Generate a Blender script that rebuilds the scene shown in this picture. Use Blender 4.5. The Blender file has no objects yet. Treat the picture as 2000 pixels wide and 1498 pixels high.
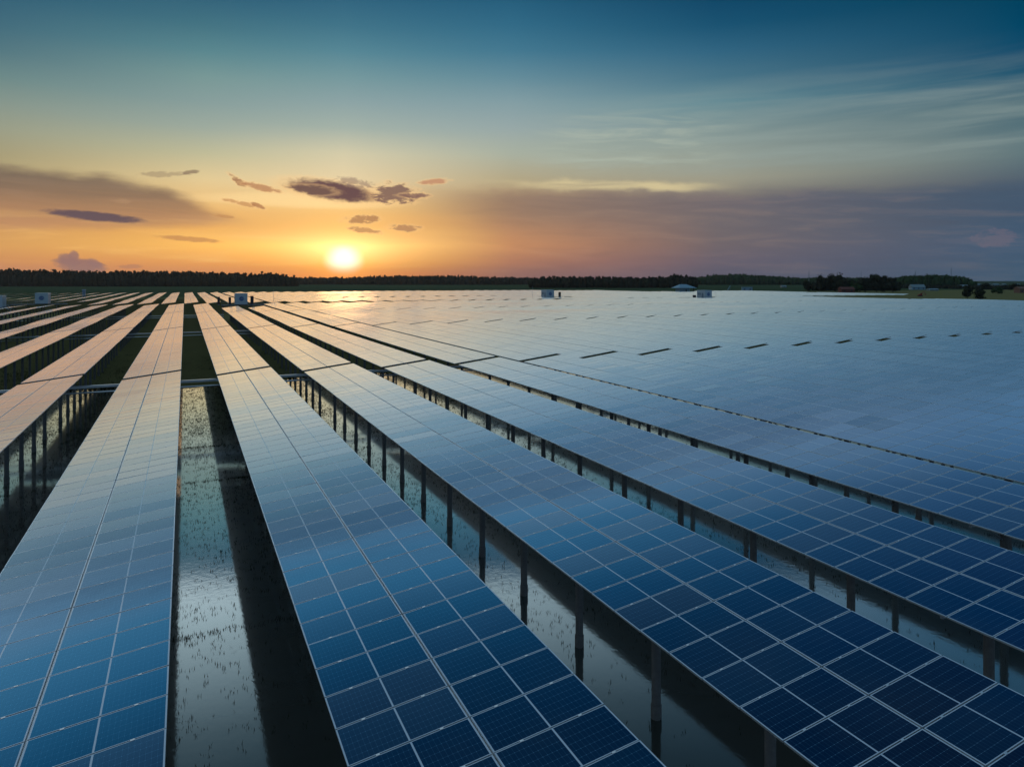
import bpy, math, random
import numpy as np
from math import radians as R, sin, cos, tan, atan, degrees

sc = bpy.context.scene
COL = sc.collection
rng = np.random.default_rng(7)
random.seed(7)

# ---------------------------------------------------------------- camera
F, YAW, CX, CY = 1394.6, R(25.65), 1030.8, 546.6          # pixels of the 2000 x 1498 photograph
ZLOW = 3.54                                               # height of a table's low edge over the water
CAMZ = 7.388 + ZLOW
cd = bpy.data.cameras.new('camera'); cam = bpy.data.objects.new('camera', cd); COL.objects.link(cam)
cam.location = (0, 0, CAMZ); cam.rotation_euler = (R(90), 0, -YAW)
cd.sensor_fit = 'HORIZONTAL'; cd.sensor_width = 36; cd.lens = 36 * F / 2000
cd.shift_x = -(CX - 1000) / 2000; cd.shift_y = -(749 - CY) / 2000
cd.clip_start = 0.1; cd.clip_end = 30000
sc.camera = cam
sc.view_settings.view_transform = 'Standard'; sc.view_settings.look = 'None'
sc.view_settings.exposure = 0; sc.view_settings.gamma = 1
cy = sc.cycles
cy.max_bounces = 6; cy.diffuse_bounces = 2; cy.glossy_bounces = 4; cy.volume_bounces = 0
cy.use_denoising = True; cy.sample_clamp_indirect = 6; cy.caustics_reflective = True; cy.blur_glossy = 1.0

HAZE = .000045
SUN_AZ, SUN_EL = 11.2, 1.45                               # clockwise from +Y, degrees

# ---------------------------------------------------------------- world
def lin(c):
    return tuple(((v / 255) / 12.92 if v <= 10 else (((v / 255) + .055) / 1.055) ** 2.4) for v in c)
def az_of(x): return degrees(YAW + atan((x - CX) / F))
def el_of(x, y): return degrees(atan((CY - y) / F * cos(atan((x - CX) / F))))

world = bpy.data.worlds.new("World"); sc.world = world; world.use_nodes = True
NT = world.node_tree; NT.nodes.clear()
class G:
    """small node-graph helper"""
    def __init__(s, nt): s.nt = nt
    def n(s, t, **k):
        nd = s.nt.nodes.new(t)
        for a, v in k.items(): setattr(nd, a, v)
        return nd
    def put(s, sock, v):
        if isinstance(v, bpy.types.NodeSocket): s.nt.links.new(v, sock)
        elif v is not None: sock.default_value = v
    def m(s, op, a, b=None, c=None, clamp=False):
        nd = s.n('ShaderNodeMath', operation=op, use_clamp=clamp)
        for i, v in enumerate((a, b, c)): s.put(nd.inputs[i], v) if v is not None else None
        return nd.outputs[0]
    def mr(s, v, a, b, c=0., d=1., mode='LINEAR'):
        nd = s.n('ShaderNodeMapRange', interpolation_type=mode); nd.clamp = True
        for i, q in enumerate((v, a, b, c, d)): s.put(nd.inputs[i], q)
        return nd.outputs[0]
    def ss(s, v, a, b): return s.mr(v, a, b, 0., 1., 'SMOOTHSTEP')
    def mix(s, f, a, b, mode='MIX'):
        nd = s.n('ShaderNodeMix', data_type='RGBA', blend_type=mode)
        s.put(nd.inputs[0], f); s.put(nd.inputs[6], a if isinstance(a, bpy.types.NodeSocket) else (*a[:3], 1)); s.put(nd.inputs[7], b if isinstance(b, bpy.types.NodeSocket) else (*b[:3], 1))
        return nd.outputs[2]
    def ramp(s, f, stops, interp='LINEAR'):
        nd = s.n('ShaderNodeValToRGB'); cr = nd.color_ramp; cr.interpolation = interp
        while len(cr.elements) > 1: cr.elements.remove(cr.elements[-1])
        stops = sorted(stops, key=lambda q: q[0])
        cr.elements[0].position = stops[0][0]; cr.elements[0].color = (*stops[0][1], 1)
        for p, c in stops[1:]:
            e = cr.elements.new(p); e.color = (*c, 1)
        s.put(nd.inputs[0], f); return nd.outputs[0]
    def vec(s, x, y, z=0.):
        nd = s.n('ShaderNodeCombineXYZ')
        for i, v in enumerate((x, y, z)): s.put(nd.inputs[i], v)
        return nd.outputs[0]
    def noise(s, v, scale=1., detail=4., rough=.5, dist=0.):
        nd = s.n('ShaderNodeTexNoise'); s.put(nd.inputs['Vector'], v)
        nd.inputs['Scale'].default_value = scale; nd.inputs['Detail'].default_value = detail
        nd.inputs['Roughness'].default_value = rough; nd.inputs['Distortion'].default_value = dist
        return nd.outputs[0]

w = G(NT)
tc = w.n('ShaderNodeTexCoord'); sep = w.n('ShaderNodeSeparateXYZ'); NT.links.new(tc.outputs['Generated'], sep.inputs[0])
dx_, dy_, dz_ = sep.outputs
AZ = w.m('MULTIPLY', w.m('ARCTAN2', dx_, dy_), 57.29578)
EL = w.m('MULTIPLY', w.m('ARCSINE', dz_), 57.29578)
YS = [-30, 50, 100, 150, 200, 250, 300, 350, 400, 440, 480, 510, 546]
COLS = {
 0:   [(44,92,116),(66,108,124),(84,120,129),(108,137,136),(134,150,140),(154,158,136),(168,158,122),(186,165,118),(196,152,102),(208,152,92),(220,160,90),(216,146,88),(205,132,94)],
 400: [(36,88,116),(66,115,130),(88,134,142),(118,151,150),(134,158,156),(156,170,158),(190,187,152),(226,202,150),(236,190,122),(230,168,90),(246,182,86),(236,158,80),(216,132,84)],
 672: [(36,90,120),(62,115,136),(84,134,149),(114,151,157),(138,163,165),(161,177,168),(208,202,170),(226,207,165),(236,196,130),(232,178,98),(240,184,82),(240,165,55),(225,110,40)],
 1000:[(26,84,116),(48,106,134),(66,120,144),(98,139,154),(129,157,164),(150,168,168),(169,177,161),(178,166,134),(176,140,104),(186,134,96),(188,128,90),(174,115,90),(140,96,92)],
 1400:[(6,62,96),(24,82,113),(48,100,128),(71,115,135),(99,137,147),(127,148,148),(147,157,148),(158,155,136),(120,108,103),(112,103,105),(112,101,106),(104,95,108),(92,87,106)],
 2000:[(0,62,90),(0,69,100),(5,73,105),(34,86,111),(74,105,116),(86,113,121),(98,119,123),(84,98,110),(70,88,109),(65,88,112),(66,90,115),(64,89,113),(64,90,114)],
}
elp = lambda e: (e + 2) / 30.0
ELN = w.m('DIVIDE', w.m('ADD', EL, 2.), 30., clamp=True)
prev = None; pa = None
for x in sorted(COLS):
    st = [(elp(el_of(x, y)), lin(c)) for y, c in zip(YS, COLS[x])]
    c = w.ramp(ELN, st)
    a = az_of(x)
    prev = c if prev is None else w.mix(w.mr(AZ, pa, a), prev, c)
    pa = a
sky = prev
# soft thin streaks everywhere
st1 = w.noise(w.vec(w.m('MULTIPLY', AZ, .07), w.m('MULTIPLY', w.m('ADD', EL, w.m('MULTIPLY', AZ, -.012)), .9)), 1., 6., .55, .3)
st2 = w.noise(w.vec(w.m('MULTIPLY', AZ, .16), w.m('MULTIPLY', w.m('ADD', EL, w.m('MULTIPLY', AZ, .03)), 1.5), 7.), 1., 5., .6, .6)
cir = w.m('MULTIPLY', w.m('MULTIPLY', w.ss(EL, 7.2, 9.5), w.ss(EL, 16.5, 11.)), w.ss(AZ, 16., 38.))
cirf = w.m('MULTIPLY', cir, w.ss(st1, .30, .85))
sky = w.mix(w.m('MULTIPLY', cirf, .60), sky, lin((150, 165, 160)))
wisp = w.m('MULTIPLY', w.m('MULTIPLY', w.ss(EL, 8., 9.6), w.ss(EL, 14., 11.)), w.m('MULTIPLY', w.ss(AZ, 24., 31.), w.ss(AZ, 44., 36.)))
sky = w.mix(w.m('MULTIPLY', w.m('MULTIPLY', wisp, w.ss(st2, .38, .80)), .85), sky, lin((175, 185, 170)))
# right cloud bank: dark below a wavy edge, with a lit rim
edge = w.m('ADD', w.mr(AZ, 18., 61., 7.6, 6.5), w.m('MULTIPLY', w.m('SUBTRACT', w.noise(w.vec(w.m('MULTIPLY', AZ, .22), w.m('MULTIPLY', EL, .5), 3.), 1., 5., .55), .5), 1.5))
dE = w.m('SUBTRACT', edge, EL)
inb = w.m('MULTIPLY', w.ss(dE, -.3, .9), w.ss(AZ, 15., 27.))
bankc = w.mix(w.ss(AZ, 20., 48.), lin((140, 116, 102)), w.mix(w.ss(AZ, 40., 60.), lin((104, 102, 112)), lin((66, 86, 108))))
sky = w.mix(w.m('MULTIPLY', inb, w.m('MULTIPLY', w.ss(EL, 2.5, 6.2), .8)), sky, bankc)
rim = w.m('MULTIPLY', w.m('MULTIPLY', w.ss(dE, -.75, -.2), w.ss(dE, .35, -.02)), w.m('MULTIPLY', w.ss(AZ, 20., 28.), w.ss(AZ, 43., 36.)))
sky = w.mix(w.m('MULTIPLY', rim, w.m('MULTIPLY', w.ss(st1, .3, .65), .75)), sky, lin((226, 208, 158)))
# left cloud bank
eN = w.m('MULTIPLY', w.m('SUBTRACT', w.noise(w.vec(w.m('MULTIPLY', AZ, .25), w.m('MULTIPLY', EL, .9), 9.), 1., 5., .55), .5), 1.3)
topL = w.ramp(w.mr(AZ, -14., 6.), [(0, (.76,)*3), (.16, (.745,)*3), (.44, (.74,)*3), (.64, (.66,)*3), (.80, (.53,)*3), (.90, (.47,)*3), (1, (.4,)*3)])
tL = w.m('SUBTRACT', w.m('ADD', w.m('MULTIPLY', topL, 10.), eN), EL)
botL = w.m('SUBTRACT', EL, w.m('ADD', w.mr(AZ, -12., 5., 2.9, 3.9), w.m('MULTIPLY', eN, .5)))
inL = w.m('MULTIPLY', w.m('MULTIPLY', w.ss(tL, -.25, .75), w.ss(botL, -.1, .7)), w.ss(AZ, 6.5, 1.))
sky = w.mix(w.m('MULTIPLY', inL, .93), sky, w.mix(w.ss(EL, 3., 7.), lin((196, 142, 98)), lin((120, 102, 88))))
tex = w.m('MULTIPLY', w.m('SUBTRACT', st2, .5), w.m('MAXIMUM', inL, inb))
sky = w.mix(w.m('MULTIPLY', tex, .5, clamp=True), sky, lin((196, 160, 130)))
sky = w.mix(w.m('MULTIPLY', tex, -.7, clamp=True), sky, lin((84, 76, 80)))
# low horizontal streaks in the orange band
lo = w.m('MULTIPLY', w.m('MULTIPLY', w.ss(EL, .6, 1.6), w.ss(EL, 5.5, 3.)), w.ss(AZ, 26., 8.))
sky = w.mix(w.m('MULTIPLY', w.m('MULTIPLY', lo, w.ss(st1, .48, .7)), .45), sky, lin((255, 205, 120)))
# a lower veil under the sun's bright gap
veil = w.m('MULTIPLY', w.m('MULTIPLY', w.ss(EL, 2.7, 3.3), w.ss(EL, 5.6, 4.8)), w.m('MULTIPLY', w.ss(AZ, -1., 5.), w.ss(AZ, 24., 16.)))
sky = w.mix(w.m('MULTIPLY', veil, .35), sky, lin((228, 172, 105)))
pb = w.ss(w.m('ADD', w.m('POWER', w.m('DIVIDE', w.m('SUBTRACT', AZ, az_of(590)), 7.5), 2.), w.m('POWER', w.m('DIVIDE', w.m('SUBTRACT', w.m('SUBTRACT', EL, w.m('MULTIPLY', st1, .6)), 5.75), .55), 2.)), 1.6, .1)
sky = w.mix(w.m('MULTIPLY', pb, .55), sky, lin((255, 222, 160)))
# sun and its glow
ux = w.m('SUBTRACT', AZ, SUN_AZ); uy = w.m('SUBTRACT', EL, SUN_EL)
def rad(sx, sy, oy=0.):
    a = w.m('DIVIDE', ux, sx); b = w.m('DIVIDE', w.m('SUBTRACT', uy, oy), sy)
    return w.m('SQRT', w.m('ADD', w.m('MULTIPLY', a, a), w.m('MULTIPLY', b, b)))
def glow(r, k): return w.m('EXPONENT', w.m('MULTIPLY', r, -k))
def addc(base, f, c):
    return w.mix(1., base, w.mix(f, (0, 0, 0), c), 'ADD')
def scl(f, c):
    nd = w.n('ShaderNodeVectorMath', operation='SCALE'); nd.inputs[0].default_value = c; w.put(nd.inputs['Scale'], f); return nd.outputs[0]
def plus(base, v):
    nd = w.n('ShaderNodeVectorMath', operation='ADD'); w.put(nd.inputs[0], base); w.put(nd.inputs[1], v); return nd.outputs[0]
hot = scl(w.m('MULTIPLY', w.ss(rad(1.15, .95), 1.55, .25), w.ss(EL, -.1, 1.5)), (.55, .75, .9))
hot = plus(hot, scl(w.m('MULTIPLY', glow(rad(2.7, .85, .85), 1.15), w.ss(EL, .5, 1.6)), (.75, .62, .36)))
hot = plus(hot, scl(w.m('MULTIPLY', glow(rad(7.5, .62, 1.15), 1.0), w.ss(EL, .3, 1.5)), (.45, .28, .10)))
hot = plus(hot, scl(glow(rad(1.25, 1.), .42), (.60, .30, .05)))
hot = plus(hot, scl(glow(rad(1.6, 1.), .22), (.12, .05, .005)))
sky = plus(sky, hot)
# small clouds: (x, y, half width, half height, slope, colour, opacity, ragged)
SM = [(650, 373, 84, 18, .12, (100, 70, 74), .97, .45), (610, 371, 40, 9, .06, (92, 66, 70), .8, .8), (772, 379, 40, 17, .0, (112, 82, 82), .85, 1.5),
      (808, 382, 26, 5, .0, (120, 88, 86), .8, 1.2), (695, 357, 34, 8, .1, (140, 112, 104), .6, 1.7),
      (466, 354, 15, 7, .6, (150, 98, 70), .8, 1.3), (512, 367, 34, 6, .2, (180, 122, 84), .75, 1.4), (846, 355, 25, 5, -.1, (190, 130, 100), .75, 1.4),
      (186, 423, 92, 9, .06, (98, 80, 88), .95, .5), (234, 393, 20, 4, 0, (186, 146, 108), .4, 1.2), (372, 337, 16, 5, -.2, (140, 118, 96), .8, 1.), (320, 341, 42, 5, -.1, (150, 128, 104), .5, 1.5),
      (706, 429, 32, 7, -.05, (176, 124, 82), .8, 1.6), (790, 445, 26, 6, .05, (172, 122, 86), .75, 1.5), (712, 450, 30, 5, .1, (184, 130, 84), .7, 1.5), (470, 397, 28, 4, .2, (196, 138, 86), .7, 1.6), (505, 403, 13, 4, .35, (176, 118, 78), .8, 1.2),
      (368, 467, 58, 5, .06, (196, 136, 84), .7, .6), (135, 508, 20, 11, .3, (158, 116, 106), .9, .6), (144, 500, 10, 9, 0, (158, 116, 106), .9, .6), (158, 519, 50, 13, .12, (156, 114, 106), .92, .5), (184, 514, 14, 8, .2, (158, 116, 108), .9, .6),
      (1945, 466, 42, 15, 0, (112, 104, 118), .55, 1.6), (1890, 470, 60, 6, 0, (96, 100, 116), .4, 1.2), (255, 521, 26, 4, 0, (186, 124, 100), .6, .9), (437, 423, 18, 3, .1, (190, 135, 85), .6, 1.5)]
cn = w.noise(w.vec(w.m('MULTIPLY', AZ, 1.0), w.m('MULTIPLY', EL, 2.2), 2.), 1., 9., .68, .35)
cnc = w.m('SUBTRACT', cn, .5)
for (x, y, hw, hh, sl, c, op, rg) in SM:
    a0, e0 = az_of(x), el_of(x, y)
    ha = abs(az_of(x + hw) - az_of(x - hw)) / 2; he = abs(el_of(x, y - hh) - el_of(x, y + hh)) / 2
    u = w.m('DIVIDE', w.m('SUBTRACT', AZ, a0), ha)
    v = w.m('DIVIDE', w.m('SUBTRACT', w.m('ADD', EL, w.m('MULTIPLY', u, sl * he * hw / hh)), e0), he)
    r = w.m('ADD', w.m('MULTIPLY', u, u), w.m('MULTIPLY', v, v))
    fld = w.m('SUBTRACT', r, w.m('MULTIPLY', cnc, 4.6 * rg))
    if op > .6 and x > 400 and x < 900 and y > 340 and y < 460: sky = w.mix(w.m('MULTIPLY', w.ss(fld, 2.6, .9), .38), sky, lin((255, 205, 140)))
    mk = w.ss(fld, 1.55, .45)
    sky = w.mix(w.m('MULTIPLY', mk, op), sky, lin(c))
# paler band added above the frame to lift reflections; behind the camera dim blue
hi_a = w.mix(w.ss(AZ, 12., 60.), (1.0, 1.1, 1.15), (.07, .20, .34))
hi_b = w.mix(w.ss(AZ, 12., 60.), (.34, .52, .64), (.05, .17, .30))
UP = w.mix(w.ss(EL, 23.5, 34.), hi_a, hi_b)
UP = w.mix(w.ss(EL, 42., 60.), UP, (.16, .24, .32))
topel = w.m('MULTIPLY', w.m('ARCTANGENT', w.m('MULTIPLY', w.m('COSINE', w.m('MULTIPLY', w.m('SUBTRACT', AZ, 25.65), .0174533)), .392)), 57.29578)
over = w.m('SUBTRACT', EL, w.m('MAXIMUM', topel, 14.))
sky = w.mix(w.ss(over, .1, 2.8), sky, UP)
back = w.ss(w.m('ABSOLUTE', w.m('SUBTRACT', AZ, 22.)), 55., 120.)
sky = w.mix(w.m('MULTIPLY', back, w.ss(EL, 60., 20.)), sky, (.16, .25, .36))
below = w.ss(EL, -.3, -1.5)
sky = w.mix(below, sky, (.02, .025, .025))
nish = w.n('ShaderNodeTexSky', sky_type='NISHITA'); nish.sun_disc = False
nish.sun_elevation = R(SUN_EL); nish.sun_rotation = R(SUN_AZ)
sky = plus(sky, w.mix(.94, nish.outputs[0], (0, 0, 0)))if False else sky
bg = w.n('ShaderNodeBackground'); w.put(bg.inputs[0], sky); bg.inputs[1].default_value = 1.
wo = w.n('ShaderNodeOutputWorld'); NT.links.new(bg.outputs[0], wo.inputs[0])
world.cycles.sampling_method = 'MANUAL'; world.cycles.sample_map_resolution = 1024

sl = bpy.data.lights.new('sun', 'SUN'); so = bpy.data.objects.new('sun', sl); COL.objects.link(so)
sl.energy = .03; sl.angle = R(5.); sl.color = (1., .56, .24)
so.rotation_euler = (R(90 - SUN_EL), 0, R(180 - SUN_AZ))
so.location = (60, 300, 40)

# ---------------------------------------------------------------- materials
def mat(name):
    m = bpy.data.materials.new(name); m.use_nodes = True; nt = m.node_tree; nt.nodes.clear()
    g = G(nt); out = g.n('ShaderNodeOutputMaterial'); return m, g, out
def simple(name, col, rough=.6, metal=0., var=.25, scale=2., spec=.4):
    m, g, out = mat(name); b = g.n('ShaderNodeBsdfPrincipled'); t = g.n('ShaderNodeTexCoord')
    n = g.noise(t.outputs['Object'], scale, 5., .6)
    dark = tuple(c * (1 - var) for c in col); light = tuple(min(1, c * (1 + var)) for c in col)
    g.put(b.inputs['Base Color'], g.mix(n, dark, light)); b.inputs['Roughness'].default_value = rough
    b.inputs['Metallic'].default_value = metal; b.inputs['Specular IOR Level'].default_value = spec
    g.nt.links.new(b.outputs[0], out.inputs[0]); return m

def panel_material():
    m, g, out = mat('panel_glass')
    uv = g.n('ShaderNodeUVMap'); uv.uv_map = 'UVMap'
    s = g.n('ShaderNodeSeparateXYZ'); g.put(s.inputs[0], uv.outputs[0]); U, V = s.outputs[0], s.outputs[1]
    # U in metres across a module (0..1.96), V in metres along (0..0.985)
    def line(c, at, half, soft):
        return g.mr(g.m('ABSOLUTE', g.m('SUBTRACT', c, at)), half, half + soft, 1., 0.)
    def edge2(c, L, wd): return g.mr(g.m('MINIMUM', c, g.m('SUBTRACT', L, c)), wd, wd + .003, 1., 0.)
    frame = g.m('MAXIMUM', edge2(U, 1.962, .022), edge2(V, .974, .014))
    mid = line(U, .981, .013, .004)
    # cell grid
    cu = g.m('DIVIDE', g.m('SUBTRACT', U, .02), .0801); cv = g.m('DIVIDE', g.m('SUBTRACT', V, .015), .1592)
    fu = g.m('ABSOLUTE', g.m('SUBTRACT', g.m('FRACT', g.m('ADD', cu, .5)), .5)); fv = g.m('ABSOLUTE', g.m('SUBTRACT', g.m('FRACT', g.m('ADD', cv, .5)), .5))
    lu = g.mr(fu, .022, .04, 1., 0.); lv = g.mr(fv, .012, .02, 1., 0.)
    dot = g.mr(g.m('ADD', g.m('MULTIPLY', fu, .5), fv), .045, .065, 1., 0.)
    grid = g.m('MAXIMUM', g.m('MULTIPLY', lu, .22), g.m('MAXIMUM', g.m('MULTIPLY', lv, .40), g.m('MULTIPLY', dot, .8)))
    at = g.n('ShaderNodeAttribute', attribute_name='rnd'); oi = g.n('ShaderNodeObjectInfo')
    rnd = g.m('FRACT', g.m('ADD', at.outputs['Fac'], oi.outputs['Random']))
    cell = g.ramp(rnd, [(0, (.0022, .009, .026)), (.3, (.003, .014, .040)), (.55, (.004, .010, .024)), (.8, (.002, .020, .050)), (1, (.006, .010, .022))])
    geo = g.n('ShaderNodeNewGeometry')
    dirt = g.noise(geo.outputs['Position'], .35, 5., .6)
    cell = g.mix(g.mr(dirt, .45, .75, 0., .12), cell, (.10, .11, .11))
    col = g.mix(grid, cell, (.10, .22, .33))
    col = g.mix(g.m('MAXIMUM', frame, mid), col, (.42, .52, .62))
    diff = g.n('ShaderNodeBsdfDiffuse'); g.put(diff.inputs[0], col)
    gl = g.n('ShaderNodeBsdfGlossy', distribution='GGX'); gl.inputs['Color'].default_value = (1, 1, 1, 1)
    rgh = g.m('ADD', g.mr(rnd, 0., 1., .12, .15), g.m('MULTIPLY', frame, .12)); g.put(gl.inputs['Roughness'], rgh)
    # slight waviness of the glass: bends reflections from module to module
    bn = g.n('ShaderNodeBump'); bn.inputs['Strength'].default_value = .10; bn.inputs['Distance'].default_value = .02
    g.put(bn.inputs['Height'], g.noise(geo.outputs['Position'], .7, 2., .5)); g.put(gl.inputs['Normal'], bn.outputs[0])
    lw = g.n('ShaderNodeLayerWeight'); lw.inputs['Blend'].default_value = .5
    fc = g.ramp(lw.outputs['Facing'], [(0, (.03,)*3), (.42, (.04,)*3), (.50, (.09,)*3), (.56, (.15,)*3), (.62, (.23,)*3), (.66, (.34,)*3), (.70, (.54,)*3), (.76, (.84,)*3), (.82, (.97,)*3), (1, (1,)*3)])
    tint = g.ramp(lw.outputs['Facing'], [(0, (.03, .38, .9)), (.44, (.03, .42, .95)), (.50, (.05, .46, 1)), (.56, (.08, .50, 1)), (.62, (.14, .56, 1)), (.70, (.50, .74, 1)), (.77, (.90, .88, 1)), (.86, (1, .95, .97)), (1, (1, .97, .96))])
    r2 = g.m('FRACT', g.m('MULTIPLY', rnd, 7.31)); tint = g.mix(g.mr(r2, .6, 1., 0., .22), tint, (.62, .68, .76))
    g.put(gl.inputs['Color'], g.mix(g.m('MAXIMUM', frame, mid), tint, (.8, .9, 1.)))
    fac = g.m('MULTIPLY', fc, g.m('SUBTRACT', g.mr(frame, 0., 1., 1., .66), g.m('MULTIPLY', mid, .55)))
    mx = g.n('ShaderNodeMixShader'); g.put(mx.inputs[0], fac); g.nt.links.new(diff.outputs[0], mx.inputs[1]); g.nt.links.new(gl.outputs[0], mx.inputs[2])
    # painted sheen: pale diffuse added at grazing angles to brighten the panels
    graze_sheen = g.n('ShaderNodeBsdfDiffuse'); graze_sheen.inputs[0].default_value = (.60, .60, .60, 1)
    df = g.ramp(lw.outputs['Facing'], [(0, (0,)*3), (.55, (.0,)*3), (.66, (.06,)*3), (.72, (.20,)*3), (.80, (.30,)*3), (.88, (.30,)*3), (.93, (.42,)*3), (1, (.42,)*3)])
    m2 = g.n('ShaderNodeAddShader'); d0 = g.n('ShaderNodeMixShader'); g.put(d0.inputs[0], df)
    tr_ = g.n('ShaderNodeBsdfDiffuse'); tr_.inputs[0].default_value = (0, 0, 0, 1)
    g.nt.links.new(tr_.outputs[0], d0.inputs[1]); g.nt.links.new(graze_sheen.outputs[0], d0.inputs[2])
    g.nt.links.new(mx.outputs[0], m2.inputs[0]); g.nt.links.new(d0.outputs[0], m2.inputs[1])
    g.nt.links.new(m2.outputs[0], out.inputs[0]); return m
M_PANEL = panel_material()
M_ALU = simple('aluminium', (.50, .54, .58), .35, .7, .12, 4.)
M_STEEL = simple('galvanised_steel', (.26, .30, .34), .5, .6, .25, 6.)
M_CONC = simple('concrete_pile', (.14, .14, .14), .85, 0., .4, 7., .2)
M_BACK = simple('backsheet', (.50, .50, .50), .7, 0., .15, 2., .2)

M_GAP = simple('shadow_gap', (.012, .013, .015), .9, 0., .1, 2., .1)
def water_material():
    m, g, out = mat('flood_water'); geo = g.n('ShaderNodeNewGeometry'); P = geo.outputs['Position']
    mp = g.n('ShaderNodeMapping'); g.put(mp.inputs[0], P); mp.inputs['Scale'].default_value = (1., .8, 1.)
    n1 = g.noise(mp.outputs[0], 5., 4., .6); n2 = g.noise(mp.outputs[0], .6, 3., .5)
    bn = g.n('ShaderNodeBump'); bn.inputs['Strength'].default_value = .15; bn.inputs['Distance'].default_value = .012
    g.put(bn.inputs['Height'], g.m('ADD', n1, g.m('MULTIPLY', n2, 1.5)))
    diff = g.n('ShaderNodeBsdfDiffuse'); g.put(diff.inputs[0], g.mix(g.noise(P, .25, 4., .6), (.035, .038, .034), (.060, .062, .055)))
    gl = g.n('ShaderNodeBsdfGlossy'); gl.inputs['Roughness'].default_value = .05; wl = g.n('ShaderNodeLayerWeight'); wl.inputs['Blend'].default_value = .5; g.put(gl.inputs['Color'], g.ramp(wl.outputs['Facing'], [(.42, (.62, .88, 1)), (.60, (.75, .94, 1)), (.75, (1, 1, .98)), (1, (1, .99, .95))])); g.put(gl.inputs['Normal'], bn.outputs[0])
    gr = g.n('ShaderNodeBsdfGlossy'); gr.inputs['Roughness'].default_value = .25; gr.inputs['Color'].default_value = (.95, .98, 1, 1)
    gm = g.n('ShaderNodeMixShader'); gm.inputs[0].default_value = .10; g.nt.links.new(gl.outputs[0], gm.inputs[1]); g.nt.links.new(gr.outputs[0], gm.inputs[2]); gl = gm
    fr = g.n('ShaderNodeLayerWeight'); fr.inputs['Blend'].default_value = .5
    fw_ = g.ramp(fr.outputs['Facing'], [(0, (.05,)*3), (.45, (.06,)*3), (.5, (.12,)*3), (.58, (.30,)*3), (.64, (.50,)*3), (.69, (.68,)*3), (.76, (.68,)*3), (.82, (.84,)*3), (.9, (.95,)*3), (1, (1,)*3)])
    mx = g.n('ShaderNodeMixShader'); g.put(mx.inputs[0], fw_); g.nt.links.new(diff.outputs[0], mx.inputs[1]); g.nt.links.new(gl.outputs[0], mx.inputs[2])
    g.nt.links.new(mx.outputs[0], out.inputs[0]); return m
M_WATER = water_material()
def ground_material():
    m, g, out = mat('marsh_grass_ground'); b = g.n('ShaderNodeBsdfPrincipled'); geo = g.n('ShaderNodeNewGeometry'); P = geo.outputs['Position']
    s = g.n('ShaderNodeSeparateXYZ'); g.put(s.inputs[0], P)
    n = g.noise(P, .12, 6., .65); n2 = g.noise(P, 2.2, 5., .7); n3 = g.noise(P, .012, 4., .6)
    near = g.mix(n, (.10, .088, .042), (.17, .158, .068))
    near = g.mix(g.m('MULTIPLY', n2, .7), near, (.15, .155, .07))
    far = g.mix(n3, (.035, .058, .032), (.052, .080, .040))
    c = g.mix(g.ss(s.outputs[1], 440., 520.), near, far)
    g.put(b.inputs['Base Color'], c); b.inputs['Roughness'].default_value = 1.; b.inputs['Specular IOR Level'].default_value = .0
    g.nt.links.new(b.outputs[0], out.inputs[0]); return m
M_GROUND = ground_material()

# ---------------------------------------------------------------- mesh helpers
def mesh_np(name, verts, faces, mats, fm=None, uv=None, rnd=None, smooth=False):
    me = bpy.data.meshes.new(name)
    v = np.asarray(verts, np.float32); 
    if isinstance(faces, np.ndarray):
        n, k = faces.shape
        me.vertices.add(len(v)); me.vertices.foreach_set('co', v.ravel())
        me.loops.add(n * k); me.loops.foreach_set('vertex_index', faces.ravel().astype(np.int32))
        me.polygons.add(n); me.polygons.foreach_set('loop_start', np.arange(0, n * k, k, dtype=np.int32))
        me.polygons.foreach_set('loop_total', np.full(n, k, np.int32))
    else:
        me.from_pydata([tuple(map(float, q)) for q in v], [], [tuple(map(int, f)) for f in faces])
    for m in mats: me.materials.append(m)
    if fm is not None: me.polygons.foreach_set('material_index', np.asarray(fm, np.int32))
    if uv is not None:
        l = me.uv_layers.new(name='UVMap'); l.data.foreach_set('uv', np.asarray(uv, np.float32).ravel())
    if rnd is not None:
        a = me.attributes.new('rnd', 'FLOAT', 'FACE'); a.data.foreach_set('value', np.asarray(rnd, np.float32))
    me.update(calc_edges=True); me.validate()
    if smooth: me.polygons.foreach_set('use_smooth', np.ones(len(me.polygons), bool))
    return me
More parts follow.
